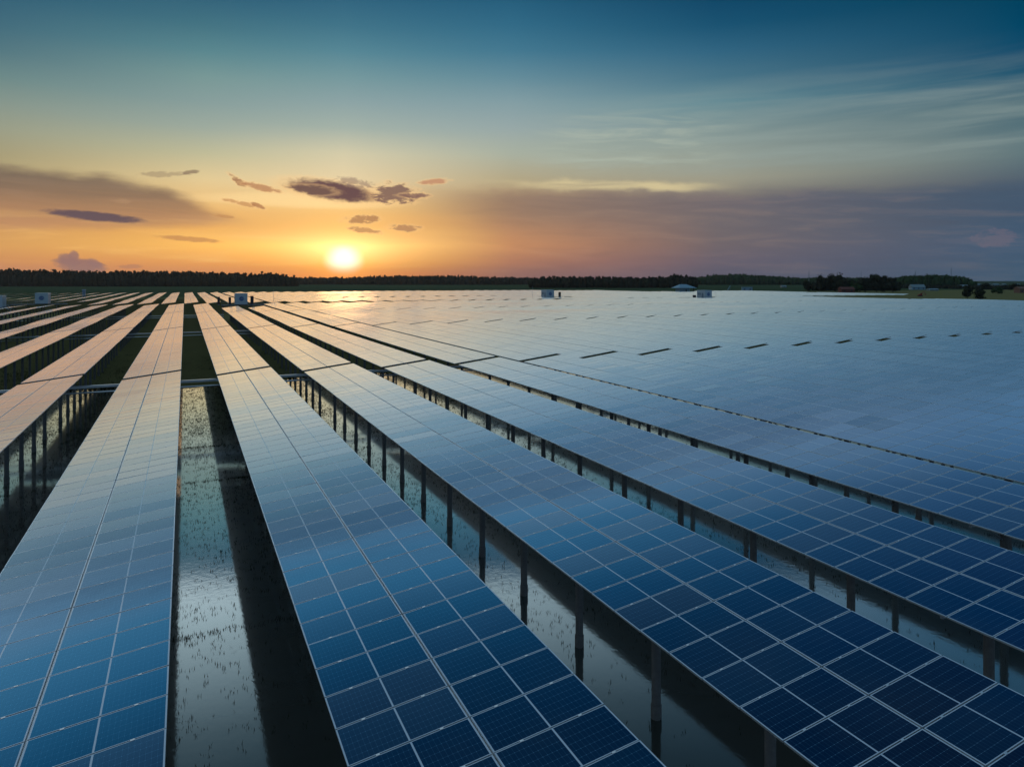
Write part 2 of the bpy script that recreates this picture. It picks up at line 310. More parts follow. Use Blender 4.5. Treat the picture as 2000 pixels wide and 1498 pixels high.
class MB:
    def __init__(s): s.v = []; s.f = []; s.m = []
    def box(s, x0, x1, y0, y1, z0, z1, m=0, rot=0., piv=(0, 0)):
        b = len(s.v)
        for z in (z0, z1):
            for (x, y) in ((x0, y0), (x1, y0), (x1, y1), (x0, y1)):
                if rot:
                    dx, dy = x - piv[0], y - piv[1]; x, y = piv[0] + dx * cos(rot) - dy * sin(rot), piv[1] + dx * sin(rot) + dy * cos(rot)
                s.v.append((x, y, z))
        for q in ((0, 3, 2, 1), (4, 5, 6, 7), (0, 1, 5, 4), (1, 2, 6, 5), (2, 3, 7, 6), (3, 0, 4, 7)):
            s.f.append(tuple(b + i for i in q)); s.m.append(m)
    def bar(s, p, q, r, n=8, m=0, r2=None, cap=True):
        p, q = np.array(p, float), np.array(q, float); d = q - p; d /= np.linalg.norm(d)
        a = np.array([0, 0, 1.]) if abs(d[2]) < .9 else np.array([1., 0, 0]); u = np.cross(d, a); u /= np.linalg.norm(u); t = np.cross(d, u)
        b = len(s.v); r2 = r if r2 is None else r2
        for (c, rr) in ((p, r), (q, r2)):
            for i in range(n):
                an = 2 * math.pi * i / n; s.v.append(tuple(c + rr * (cos(an) * u + sin(an) * t)))
        for i in range(n):
            j = (i + 1) % n; s.f.append((b + i, b + n + i, b + n + j, b + j)); s.m.append(m)
        if cap:
            s.f.append(tuple(b + i for i in range(n))); s.m.append(m)
            s.f.append(tuple(b + n + i for i in reversed(range(n)))); s.m.append(m)
    def quad(s, a, b_, c, d, m=0):
        b = len(s.v); s.v += [a, b_, c, d]; s.f.append((b, b + 1, b + 2, b + 3)); s.m.append(m)
    def mesh(s, name, mats): return mesh_np(name, s.v, s.f, mats, s.m)
def link(name, data, parent=None, loc=(0, 0, 0), rot=(0, 0, 0)):
    o = bpy.data.objects.new(name, data); COL.objects.link(o); o.location = loc; o.rotation_euler = rot
    if parent is not None: o.parent = parent
    return o
def tag(o, label=None, cat=None, group=None, kind=None):
    if label: o['label'] = label
    if cat: o['category'] = cat
    if group: o['group'] = group
    if kind: o['kind'] = kind
    return o

# ---------------------------------------------------------------- ground and water
def vnoise(x, y, seed=0):
    """smooth value noise, numpy"""
    xi, yi = np.floor(x).astype(int), np.floor(y).astype(int); fx, fy = x - xi, y - yi
    h = lambda a, b: (np.sin(a * 127.1 + b * 311.7 + seed * 74.7) * 43758.5453) % 1.0
    fx, fy = fx * fx * (3 - 2 * fx), fy * fy * (3 - 2 * fy)
    return (h(xi, yi) * (1 - fx) + h(xi + 1, yi) * fx) * (1 - fy) + (h(xi, yi + 1) * (1 - fx) + h(xi + 1, yi + 1) * fx) * fy
gx = np.unique(np.concatenate([-np.geomspace(60, 2500, 20), np.arange(-60, 120, 1.5), np.geomspace(120, 5500, 26)]))
gy = np.unique(np.concatenate([[-600, -200, -60], np.arange(-20, 110, 1.0), np.geomspace(110, 5500, 50)]))
GX, GY = np.meshgrid(gx, gy)
bank = 80. + 5. * (vnoise(GX * .35, GY * 0, 3) - .5)
rise = np.clip((GY - bank) / 6., 0, 1) + np.clip((GX - 46) / 12, 0, 1) + np.clip((-45 - GX) / 8, 0, 1)
GZ = -.35 + .62 * np.clip(rise, 0, 1) + .30 * (vnoise(GX * .28, GY * .2, 5) - .45) * (np.hypot(GX, GY) < 900)
GZ = np.where(np.hypot(GX, GY) > 900, .25, GZ)
nx, ny = len(gx), len(gy); ii = (np.arange(ny - 1)[:, None] * nx + np.arange(nx - 1)[None]).ravel()
gf = np.stack([ii, ii + 1, ii + nx + 1, ii + nx], 1)
tag(link('ground', mesh_np('ground', np.stack([GX, GY, GZ], -1).reshape(-1, 3), gf, [M_GROUND], smooth=True)), kind='structure')
wb = MB(); wb.quad((-120, -60, 0), (260, -60, 0), (260, 420, 0), (-120, 420, 0))
tag(link('water', wb.mesh('water', [M_WATER])), kind='structure')

# ---------------------------------------------------------------- solar tables
TI = R(6.95); L = 1.962; CG = .036; ML = .974; WD = (2 * L + CG) * cos(TI); NM = 56
def rowx(k): return -4.19 + 6.42 * k if k <= 4 else 27.6 + 6.62 * (k - 5) - (.50 if k >= 6 else 0)
def gapc(k): return max(58.6, 60.8 - .4 * k)
def lift(X, Y):   # gentle settling of the field, larger far off
    a = np.clip((np.asarray(Y, float) - 45) / 120, 0, 1)
    return .16 * a * (vnoise(np.asarray(X) / 21. + 50, np.asarray(Y) / 17. + 50, 11) - .5) + .22 * a * (vnoise(np.asarray(X) / 60. + 9, np.asarray(Y) / 75. + 3, 4) - .5)

def module_mesh(seed):
    """one framed module, top at z=0, x across the slope, y along the row"""
    b = MB(); hx, hy, t = L / 2, ML / 2, .04
    b.box(-hx, hx, -hy, hy, -t, 0)
    v = list(b.v); f = list(b.f); m = [1] * len(f); m[1] = 0; m[0] = 2
    b2 = MB()
    for u in (-.52, .52): b2.box(u - .03, u + .03, hy - .012, hy + .027, -.02, .006, 1)
    n = len(v); v += b2.v; f += [tuple(n + i for i in q) for q in b2.f]; m += b2.m
    uv = []
    for q in f:
        for i in q: uv.append((v[i][0] + hx, v[i][1] + hy))
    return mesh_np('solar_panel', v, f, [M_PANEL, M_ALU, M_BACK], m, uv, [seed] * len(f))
MODS = [module_mesh(s) for s in (0., .21, .43, .66, .84)]

def surface_mesh(name, X0, Y0, n, j0=0, j1=None, jit=.0014):
    """modules j0..j1 of a table as one mesh in local coordinates (origin X0+WD/2, Y0+n/2)"""
    j1 = n if j1 is None else j1
    V, Fc, UV, Rn, Fm = [], [], [], [], []
    for j in range(j0, j1):
        for a in (0, 1):
            s0 = a * (L + CG); s1 = s0 + L; y0 = j - n / 2 + .013; y1 = y0 + ML
            dz = rng.normal(0, jit, 4); base = len(V); dT = .009 * (float(vnoise(X0 * 1.7 + a * 3, (Y0 + j) / 9., 31)) - .5) + .0016 * (float(vnoise(X0 * 2.9, (Y0 + j) / 2.5, 37)) - .5)
            for (s, y, d) in ((s0, y0, dz[0]), (s1, y0, dz[1]), (s1, y1, dz[2]), (s0, y1, dz[3])):
                V.append((s * cos(TI) - WD / 2, y, ZLOW + s * sin(TI) + float(lift(X0, Y0 + n / 2 + y)) + d * .5 + (s - s0 - L / 2) * dT))
            Fc.append((base, base + 1, base + 2, base + 3)); UV += [(0, 0), (L, 0), (L, ML), (0, ML)]; Rn.append(rng.random()); Fm.append(0)
    nj = len(V)
    # underside and rim, cut in 8 stretches
    seg = 8
    for q in range(seg):
        ya, yb = j0 + (j1 - j0) * q / seg - n / 2, j0 + (j1 - j0) * (q + 1) / seg - n / 2
        la, lb = float(lift(X0, Y0 + n / 2 + ya)), float(lift(X0, Y0 + n / 2 + yb))
        b = len(V); S = 2 * L + CG
        for (y, l) in ((ya, la), (yb, lb)):
            for (s, h) in ((0, -.015), (S, -.015), (S, -.055), (0, -.055)):
                V.append((s * cos(TI) - WD / 2, y, ZLOW + s * sin(TI) + l + h))
        fs = [(b, b + 1, b + 5, b + 4), (b + 1, b + 2, b + 6, b + 5), (b + 3, b, b + 4, b + 7), (b + 2, b + 3, b + 7, b + 6)]
        if q == 0: fs.append((b, b + 3, b + 2, b + 1))
        if q == seg - 1: fs.append((b + 4, b + 5, b + 6, b + 7))
        for i, f in enumerate(fs):
            Fc.append(f); UV += [(0, 0)] * 4; Rn.append(.5); Fm.append([3, 1, 2, 1][i] if i < 4 else 1)
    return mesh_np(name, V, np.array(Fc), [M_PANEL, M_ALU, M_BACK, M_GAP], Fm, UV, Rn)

def post_mesh():
    b = MB(); b.bar((0, 0, -.6), (0, 0, .34), .135, 12); b.bar((0, 0, .34), (0, 0, ZLOW - .02), .115, 12)
    b.box(-.16, .16, -.16, .16, ZLOW - .02, ZLOW + .03)
    return b.mesh('post', [M_CONC])
def rafter_mesh():
    b = MB(); z = ZLOW + .24; h = WD / 2 - .25
    p = lambda x, y, o: (x, y, z + x * tan(TI) - .15 + o)
    for (a, c) in ((-.035, .035),):
        v = [p(-h, a, -.1), p(h, a, -.1), p(h, c, -.1), p(-h, c, -.1), p(-h, a, 0), p(h, a, 0), p(h, c, 0), p(-h, c, 0)]
        n = len(b.v); b.v += v
        for q in ((0, 3, 2, 1), (4, 5, 6, 7), (0, 1, 5, 4), (1, 2, 6, 5), (2, 3, 7, 6), (3, 0, 4, 7)): b.f.append(tuple(n + i for i in q)); b.m.append(0)
    b.bar((0, 0, ZLOW - .9), p(1.25, 0, -.08), .03, 6); b.bar((0, 0, ZLOW - .9), p(-1.25, 0, -.08), .03, 6)
    return b.mesh('rafter', [M_STEEL])
POST, RAFT = post_mesh(), rafter_mesh()
PURL = {}
def purlin_mesh(n):
    if n not in PURL:
        b = MB(); b.box(-.03, .03, -n / 2 + .1, n / 2 - .1, -.10, -.004); PURL[n] = b.mesh('purlin', [M_ALU])
    return PURL[n]

ORD = ['', 'first', 'second', 'third', 'fourth', 'fifth', 'sixth', 'seventh', 'eighth', 'ninth', 'tenth', 'eleventh', 'twelfth', 'thirteenth', 'fourteenth', 'fifteenth', 'sixteenth', 'seventeenth', 'eighteenth', 'nineteenth', 'twentieth']
TENS = {2: 'twenty', 3: 'thirty', 4: 'forty', 5: 'fifty', 6: 'sixty'}
TENO = {2: 'twentieth', 3: 'thirtieth', 4: 'fortieth', 5: 'fiftieth'}
def ordw(n):
    if n <= 20: return ORD[n]
    return TENO[n // 10] if n % 10 == 0 else TENS[n // 10] + '-' + ORD[n % 10]
def proj(X, Y, Z):
    D = X * sin(YAW) + Y * cos(YAW); lat = X * cos(YAW) - Y * sin(YAW)
    return CX + F * lat / D, CY - F * (Z - CAMZ) / D, D

tables = []     # (distance, k, block, X0, Y0, n modules)
for k in range(-15, 56):
    X = rowx(k); g1 = gapc(k)
    for bl in range(4):
        y1 = g1 + 57 * bl - .45; y0 = y1 - NM; n = NM
        if bl == 3 and k in (2, 3): n = 28
        if bl == 3 and 128 < X < 147: n = 81
        if bl == 3 and 172 < X < 192: n = 48
        tables.append([k, bl, X, y0, n])
    for bl in range(4):
        n = NM if bl < 3 else 28
        y0 = 244.2 + 57 * bl - (.15 * max(0, k - 20) if k > 0 else 0)
        if k <= -5 and bl == 0: y0 += 33; n = 24
        Xf = X + 4.05
        if bl == 0 and k > 8: y0 -= 5.5
        if bl == 0 and 126 < Xf < 149: y0, n = 266.5, 34
        if bl == 0 and 172 < Xf < 192: y0, n = 231.5, 69
        if bl == 1 and 258 < Xf < 281: n = 38
        tables.append([k, bl + 4, Xf, y0, n])
def keep(t):
    k, bl, X, y0, n = t
    # inside the picture?
    ok = False
    for yy in np.linspace(y0, y0 + n, 15):
        for xx in (X, X + WD):
            D = xx * sin(YAW) + yy * cos(YAW)
            if D > 3:
                px, py, _ = proj(xx, yy, ZLOW + .3)
                if -60 < px < 2060 and py < 1640: ok = True
    if not ok: return False
    c = y0 + n / 2
    if bl == 3 and X > 234: return False
    if bl == 2 and X > 252: return False
    if bl == 1 and X > 266: return False
    if bl == 4 and X > 322: return False
    if bl == 5 and X > 318: return False
    if bl >= 6 and X > 203 + (449 - (y0 + n)) * 1.22: return False
    return True
tables = [t for t in tables if keep(t)]
def near_d(t):
    k, bl, X, y0, n = t
    D = X * sin(YAW) + y0 * cos(YAW); return math.hypot(max(D, 2), (X * cos(YAW) - y0 * sin(YAW)) * .6)
tables.sort(key=near_d)
SPECIAL = {
 (0, 0): 'solar table filling the bottom left corner, left bank of the open water strip',
 (1, 0): 'solar table rising from the bottom centre, right bank of the open water strip',
 (2, 0): 'dark navy solar table running out of the bottom right corner',
 (-1, 0): 'solar table cut by the left edge, standing on posts in dark water',
}
BL = ['in the nearest block', 'in the second block', 'in the third block', 'in the fourth block',
      'just past the cross aisle', 'two blocks past the aisle', 'three blocks past the aisle', 'beside the far green field']
def tlabel(k, bl):
    if (k, bl) in SPECIAL: return SPECIAL[(k, bl)]
    tone = 'deep blue' if bl == 0 and k > 2 else 'peach tinted' if k < 6 else 'pale'
    if k <= 0: return f'{tone} solar table {BL[bl]}, {ordw(1 - k)} row left of the water strip'
    return f'{tone} solar table {BL[bl]}, {ordw(k)} row right of the water strip'
print('tables', len(tables))
def build_table(t, detail):
    k, bl, X, y0, n = t
    cx_, cy_ = X + WD / 2, y0 + n / 2
    if not detail:
        o = link('solar_table', surface_mesh('solar_table', X, y0, n), None, (cx_, cy_, 0))
        # origin stays at the table's base
        return o
    e = link('solar_table', None, None, (cx_, cy_, 0))
    if detail == 2:
        n0 = 50
        for j in range(n0):
            for a in (0, 1):
                s = a * (L + CG) + L / 2; y = j - n / 2 + .5
                rx, ry = rng.normal(0, .0030), rng.normal(0, .0030)
                link('solar_panel', MODS[rng.integers(5)], e, (s * cos(TI) - WD / 2, y, ZLOW + s * sin(TI)), (rx, -TI + ry, 0))
        tag(link('solar_panel', surface_mesh('solar_panel', X, y0, n, n0, n), e), kind='stuff')
        for s in (.45, 1.5, L + CG / 2, 2.45, 3.5):
            link('purlin', purlin_mesh(n), e, (s * cos(TI) - WD / 2, 0, ZLOW + s * sin(TI) - .045))
    else:
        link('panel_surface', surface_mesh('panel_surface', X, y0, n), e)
    npst = max(2, round(n / 4)); 
    for i in range(npst):
        y = (i - (npst - 1) / 2) * 3.857 + .5
        if detail != 2 and abs(y) > n / 2: continue
        p = link('post', POST, e, (0, y, 0))
        if detail == 2: link('rafter', RAFT, p)
    return e
stuff_left = []
for i, t in enumerate(tables):
    k, bl = t[0], t[1]
    if i >= 300: stuff_left.append(t); continue
    if bl == 0 and -1 <= k <= 8: d = 2
    elif bl <= 3 and k <= 4: d = 1
    elif bl == 0 and k <= 12: d = 1
    else: d = 0
    o = build_table(t, d)
    tag(o, tlabel(k, bl), 'solar table', 'rows of solar tables')
if stuff_left:
    V, Fc, UV, Rn, Fm = [], [], [], [], []; off = 0
    for t in stuff_left:
        me = surface_mesh('tmp', t[2], t[3], t[4]); nv = len(me.vertices); co = np.empty(nv * 3, np.float32); me.vertices.foreach_get('co', co); co = co.reshape(-1, 3) + np.array([t[2] + WD / 2, t[3] + t[4] / 2, 0])
        fi = np.empty(len(me.loops), np.int32); me.loops.foreach_get('vertex_index', fi); V.append(co); Fc.append(fi.reshape(-1, 4) + off); off += nv
        u = np.empty(len(me.loops) * 2, np.float32); me.uv_layers[0].data.foreach_get('uv', u); UV.append(u)
        r = np.empty(len(me.polygons), np.float32); me.attributes['rnd'].data.foreach_get('value', r); Rn.append(r)
        q = np.empty(len(me.polygons), np.int32); me.polygons.foreach_get('material_index', q); Fm.append(q)
        bpy.data.meshes.remove(me)
    o = link('solar_tables_far', mesh_np('solar_tables_far', np.concatenate(V), np.concatenate(Fc), [M_PANEL, M_ALU, M_BACK, M_GAP], np.concatenate(Fm), np.concatenate(UV), np.concatenate(Rn)))
    tag(o, 'farthest pale solar tables merging into one sheet below the tree line', 'solar tables', kind='stuff')

# ---------------------------------------------------------------- vegetation
def leaf_material(name, a, b):
    m, g, out = mat(name); d = g.n('ShaderNodeBsdfDiffuse'); t = g.n('ShaderNodeNewGeometry')
    n = g.noise(t.outputs['Position'], .35, 4., .6); g.put(d.inputs[0], g.mix(g.ss(n, .35, .7), a, b))
    tr = g.n('ShaderNodeBsdfTranslucent'); tr.inputs[0].default_value = (*b, 1)
    mx = g.n('ShaderNodeMixShader'); mx.inputs[0].default_value = .12
    g.nt.links.new(d.outputs[0], mx.inputs[1]); g.nt.links.new(tr.outputs[0], mx.inputs[2]); g.nt.links.new(mx.outputs[0], out.inputs[0]); return m
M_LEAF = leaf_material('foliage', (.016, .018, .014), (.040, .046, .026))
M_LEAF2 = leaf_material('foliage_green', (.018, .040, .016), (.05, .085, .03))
M_BARK = simple('bark', (.05, .04, .03), .9, 0., .3, 3., .1)
M_REED = simple('reed_blades', (.020, .026, .012), .9, 0., .4, 3., .1)
_t = (1 + 5 ** .5) / 2
ICOV = np.array([(-1, _t, 0), (1, _t, 0), (-1, -_t, 0), (1, -_t, 0), (0, -1, _t), (0, 1, _t), (0, -1, -_t), (0, 1, -_t), (_t, 0, -1), (_t, 0, 1), (-_t, 0, -1), (-_t, 0, 1)]) / (1 + _t * _t) ** .5
ICOF = np.array([(0, 11, 5), (0, 5, 1), (0, 1, 7), (0, 7, 10), (0, 10, 11), (1, 5, 9), (5, 11, 4), (11, 10, 2), (10, 7, 6), (7, 1, 8), (3, 9, 4), (3, 4, 2), (3, 2, 6), (3, 6, 8), (3, 8, 9), (4, 9, 5), (2, 4, 11), (6, 2, 10), (8, 6, 7), (9, 8, 1)])
def crown(c, rx, rz, nleaf, ls, lobes=5, core=.72):
    """crown of overlapping lobes: dark core plus leaf sprays; returns verts, tris"""
    V, Fc, off = [], [], 0
    for q in range(lobes):
        a = rng.uniform(0, 2 * math.pi); rr = rng.uniform(.15, .62) * rx; zz = rng.uniform(-.55, .55) * rz
        lc = np.array(c) + (rr * cos(a), rr * sin(a), zz); lr = rx * rng.uniform(.38, .6); lz = min(rz * rng.uniform(.4, .6), rz - abs(zz) * .8)
        v = ICOV * (1 + rng.normal(0, .12, (12, 1))) * np.array([lr, lr, lz]) * core + lc
        V.append(v); Fc.append(ICOF + off); off += 12
        nl = nleaf // lobes
        d = rng.normal(size=(nl, 3)); d /= np.linalg.norm(d, axis=1)[:, None]
        p = lc + d * np.array([lr, lr, lz]) * rng.uniform(.75, 1.12, (nl, 1))
        e1 = rng.normal(size=(nl, 3)); e1 /= np.linalg.norm(e1, axis=1)[:, None]; e2 = np.cross(d, e1)
        s_ = ls * rng.uniform(.6, 1.5, (nl, 1))
        tri = np.stack([p + e1 * s_, p - e1 * s_ * .6 + e2 * s_, p - e1 * s_ * .5 - e2 * s_ * .9], 1).reshape(-1, 3)
        V.append(tri); Fc.append(np.arange(nl * 3).reshape(-1, 3) + off); off += nl * 3
    return np.concatenate(V), np.concatenate(Fc)
def at(x, y, z=.25):
    D = (CAMZ - z) * F / (y - CY); return atD(x, D)
def atD(x, D):
    lat = (x - CX) / F * D
    return D * sin(YAW) + lat * cos(YAW), D * cos(YAW) - lat * sin(YAW)
def ztop(y, D): return CAMZ + (CY - y) / F * D
def interp(P, x):
    xs = [p[0] for p in P]; return [float(np.interp(x, xs, [p[i] for p in P])) for i in range(1, len(P[0]))]
def forest(name, P, step, rows, dr, rx, label, mtl, gapp=0., base_fill=True):
    """P: (image x, top y, distance). A wood standing along that line."""
    V, Fc, off = [], [], 0
    x = P[0][0]
    while x < P[-1][0]:
        ty, D0 = interp(P, x)
        for r in range(rows):
            D = D0 + r * dr + rng.uniform(-.3, .3) * dr; xx = x + rng.uniform(-.5, .5) * step * F / D0
            X, Y = atD(xx, D); H = ztop(ty, D0) * rng.uniform(.90, 1.03) * (1. if r else .92)
            if rng.random() < .10: H *= 1.06
            R_ = rx * rng.uniform(.75, 1.25); hz = min(H * .5, R_ * rng.uniform(1.0, 1.5)); cz = H - hz
            v, f = crown((X, Y, cz), R_, hz, 70, R_ * .13, 5); V.append(v); Fc.append(f + off); off += len(v)
            if base_fill:
                v = ICOV * np.array([R_ * 1.05, R_ * .7, H * .52]) * (1 + rng.normal(0, .06, (12, 1))) + np.array([X, Y, H * .38]); V.append(v); Fc.append(ICOF + off); off += 12
        x += step * F / D0
    o = link(name, mesh_np(name, np.concatenate(V), np.concatenate(Fc), [mtl]))
    return tag(o, label, 'forest', kind='stuff')
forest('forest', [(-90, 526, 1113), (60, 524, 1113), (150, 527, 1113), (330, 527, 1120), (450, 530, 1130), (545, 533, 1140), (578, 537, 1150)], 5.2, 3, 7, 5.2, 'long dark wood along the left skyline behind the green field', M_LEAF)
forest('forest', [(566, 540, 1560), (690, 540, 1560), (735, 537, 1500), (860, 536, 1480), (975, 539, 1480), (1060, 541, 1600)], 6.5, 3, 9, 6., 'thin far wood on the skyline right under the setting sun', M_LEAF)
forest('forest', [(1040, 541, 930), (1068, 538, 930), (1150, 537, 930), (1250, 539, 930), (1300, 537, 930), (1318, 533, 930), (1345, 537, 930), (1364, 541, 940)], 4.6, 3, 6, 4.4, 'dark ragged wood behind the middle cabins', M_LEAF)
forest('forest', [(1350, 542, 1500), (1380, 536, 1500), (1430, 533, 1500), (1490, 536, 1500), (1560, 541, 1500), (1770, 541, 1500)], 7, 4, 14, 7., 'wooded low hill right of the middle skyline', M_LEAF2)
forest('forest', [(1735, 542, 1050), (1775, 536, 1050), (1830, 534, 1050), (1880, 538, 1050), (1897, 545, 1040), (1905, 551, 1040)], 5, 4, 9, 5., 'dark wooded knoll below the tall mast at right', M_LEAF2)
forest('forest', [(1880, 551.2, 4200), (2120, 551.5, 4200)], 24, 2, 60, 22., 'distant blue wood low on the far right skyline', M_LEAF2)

forest('forest', [(1592, 547, 690), (1610, 543, 690), (1660, 546, 690), (1680, 543, 690), (1745, 543, 690), (1756, 550, 690)], 3.6, 2, 5, 3.6, 'dark thicket filling in behind the tree clump right of the last cabin', M_LEAF)
forest('forest', [(1750, 553, 900), (1800, 556, 900), (1850, 555, 850), (1900, 557, 800), (1950, 556, 780), (2010, 554, 760), (2060, 553, 760)], 4.2, 2, 8, 3.6, 'low dark hedge running along the far right bank', M_LEAF)
def tree(x, ytop, ybase, wpx, label, kind='tree', mtl=None, group='trees standing alone on the far bank'):
    D = (CAMZ - .25) * F / (ybase - CY); X, Y = atD(x, D); H = ztop(ytop, D) - .2; Rr = wpx / F * D / 2 * 1.35
    e = link(kind, None, None, (X, Y, .25)); hz = H * .5; cz = H - hz
    v, f = crown((0, 0, cz), Rr, hz, 420, max(.16, Rr * .11), 10)
    link('crown', mesh_np('crown', v, f, [mtl or M_LEAF]), e)
    b = MB(); b.bar((0, 0, -.4), (0, 0, cz * .9), max(.12, H * .025), 7, r2=H * .014)
    for q in range(4):
        a = q * 1.6 + rng.random(); b.bar((0, 0, cz * .55), (Rr * .5 * cos(a), Rr * .5 * sin(a), cz), H * .012, 5, r2=H * .006)
    link('trunk', b.mesh('trunk', [M_BARK]), e)
    return tag(e, label, 'tree' if kind == 'tree' else 'bush', group)
tree(1577, 543, 569, 17, 'slim dark tree alone under the thin mast, left of the tree clump')
tree(1611, 536, 570, 22, 'leftmost tree of the dark clump right of the last cabin')
tree(1632, 534, 570, 26, 'tallest rounded tree in the left half of the dark clump')
tree(1648, 543, 571, 24, 'low wide tree between the two halves of the dark clump')
tree(1668, 548, 571, 26, 'lowest tree behind the brick red shed', mtl=M_LEAF2)
tree(1690, 533, 571, 24, 'tall twin topped tree starting the right half of the clump')
tree(1712, 534, 571, 22, 'tree with open top in the right half of the clump')
tree(1728, 536, 571, 22, 'tree second from the right end of the dark clump')
tree(1743, 540, 571, 18, 'rightmost tree of the dark clump beside the open field')
tree(1926, 551, 566, 16, 'small round tree behind the red flag near the right edge')
tree(1982, 554, 567, 20, 'low tree beside the brownish building at the right edge')
tree(1889, 560, 585, 20, 'dark bush on the bank nearest the panels at right', 'bush', group='bushes on the right bank')
tree(1911, 563, 586, 22, 'wider dark bush on the bank right of its neighbour', 'bush', group='bushes on the right bank')
tree(1948, 560, 575, 18, 'pale green bush on the bank near the far town', 'bush', M_LEAF2, group='bushes on the right bank')

# reeds standing in the flooded lanes
def reeds(name, n, boxes, label, hmin, hmax, wdt):
    P = []
    for (x0, x1, y0, y1, cnt, pw) in boxes:
        m_ = cnt * 3; X = rng.uniform(x0, x1, m_); Y = y0 + (y1 - y0) * rng.random(m_) ** pw
        keepm = vnoise(X * .9 + 31, Y * .3 + 7, 21) * .35 + vnoise(X * 3.5, Y * 2.2, 8) * .25 + rng.random(m_) * .5 > .55
        P.append(np.stack([X, Y], 1)[keepm][:cnt])
    P = np.concatenate(P); N = len(P); V, Fc = [], []
    for q in range(4):
        a = rng.uniform(0, 2 * math.pi, N); h = rng.uniform(hmin, hmax, N); ln = h * rng.uniform(.1, .9, N)
        ox = rng.normal(0, .05, (N, 2)); d = np.stack([np.cos(a), np.sin(a)], 1); pr = np.stack([-d[:, 1], d[:, 0]], 1) * wdt
        b0 = np.concatenate([P + ox + pr, np.full((N, 1), -.02)], 1); b1 = np.concatenate([P + ox - pr, np.full((N, 1), -.02)], 1)
        tp = np.concatenate([P + ox + d * ln[:, None], h[:, None]], 1)
        V.append(np.stack([b0, b1, tp], 1).reshape(-1, 3))
    V = np.concatenate(V); o = link(name, mesh_np(name, V, np.arange(len(V)).reshape(-1, 3), [M_REED])); return tag(o, label, 'reeds', kind='stuff')
lanes = []
for k in range(-3, 6):
    xa = rowx(k) + WD - .8; xb = rowx(k + 1) + 2.6
    lanes.append((xa, xb, 12, 62, 3400, .6)); lanes.append((xa, xb, 55, 84, 3600, .7))
for yy in (42.3, 51.2, 24.): lanes.append((-1.5, 4.5, yy, yy + .35, 160, 1))
reeds('reeds', 0, lanes, 'short dark grass blades poking out of the flooded lanes between tables', .02, .11, .011)
reeds('marsh_grass', 0, [(rowx(k) + WD - 1, rowx(k + 1) + 2.6, 82, 116, 1100, 1) for k in range(-4, 5)], 'low dark marsh grass in the dry lanes behind the cable tray', .2, .5, .03)

# ---------------------------------------------------------------- cable trays across the lanes
def tray(Yc, x0, x1, label):
    e = link('cable_tray', None, None, ((x0 + x1) / 2, Yc, 0)); h = (x1 - x0) / 2
    b = MB(); b.box(-h, h, -.15, .15, 2.88, 2.91); b.box(-h, h, -.15, -.135, 2.91, 3.03); b.box(-h, h, .135, .15, 2.91, 3.03); b.box(-h, h, -.17, .17, 3.035, 3.05)
    link('tray', b.mesh('tray', [M_ALU]), e)
    b = MB(); b.bar((-h, .2, 2.5), (h, .2, 2.5), .06, 8); link('conduit', b.mesh('conduit', [M_ALU]), e)
    x = -h + .6; hb = MB(); hb.box(-.03, .03, .13, .27, 2.4, 2.9); hb.box(-.04, .04, -.2, .27, 2.86, 2.88); hm = hb.mesh('bracket', [M_STEEL])
    while x < h:
        link('bracket', hm, e, (x, 0, 0)); x += 6.42
    tag(e, label, 'cable tray', 'cable trays crossing the lanes')
tray(62.1, -48, 40, 'metal cable tray crossing the lanes nearest the camera, behind the open water')
tray(119.5, -48, 14, 'second cable tray back, crossing the grassy lanes')
tray(176.5, -58, 8, 'third cable tray back, just before the cross aisle')

# ---------------------------------------------------------------- inverter stations
M_WHITE = simple('white_cabin_paint', (.32, .41, .48), .5, 0., .06, 1.5, .4)
M_GREY = simple('grey_cabin_panel', (.12, .19, .26), .55, 0., .1, 2., .4)
M_BLUE = simple('emblem_blue', (.008, .06, .22), .5, 0., .05, 2., .3)
M_DARK = simple('dark_switchgear', (.03, .025, .03), .6, 0., .2, 3., .3)
M_DECK = simple('steel_deck', (.10, .12, .15), .7, .2, .25, 3., .3)
M_RED = simple('red_paint', (.16, .025, .02), .6, 0., .1, 2., .3)
M_ROOFB = simple('blue_sheet_roof', (.16, .28, .36), .6, 0., .12, 2., .3)
M_BRICK = simple('brick_red_wall', (.11, .045, .04), .9, 0., .2, 2., .1)
M_PINK = simple('brown_plaster', (.15, .09, .07), .9, 0., .15, 2., .1)
M_ROOFW = simple('pale_sheet_roof', (.13, .20, .23), .6, 0., .12, 2., .3)
M_DWIN = simple('dark_window', (.02, .03, .04), .25, 0., .1, 2., .5)
DK = 3.30
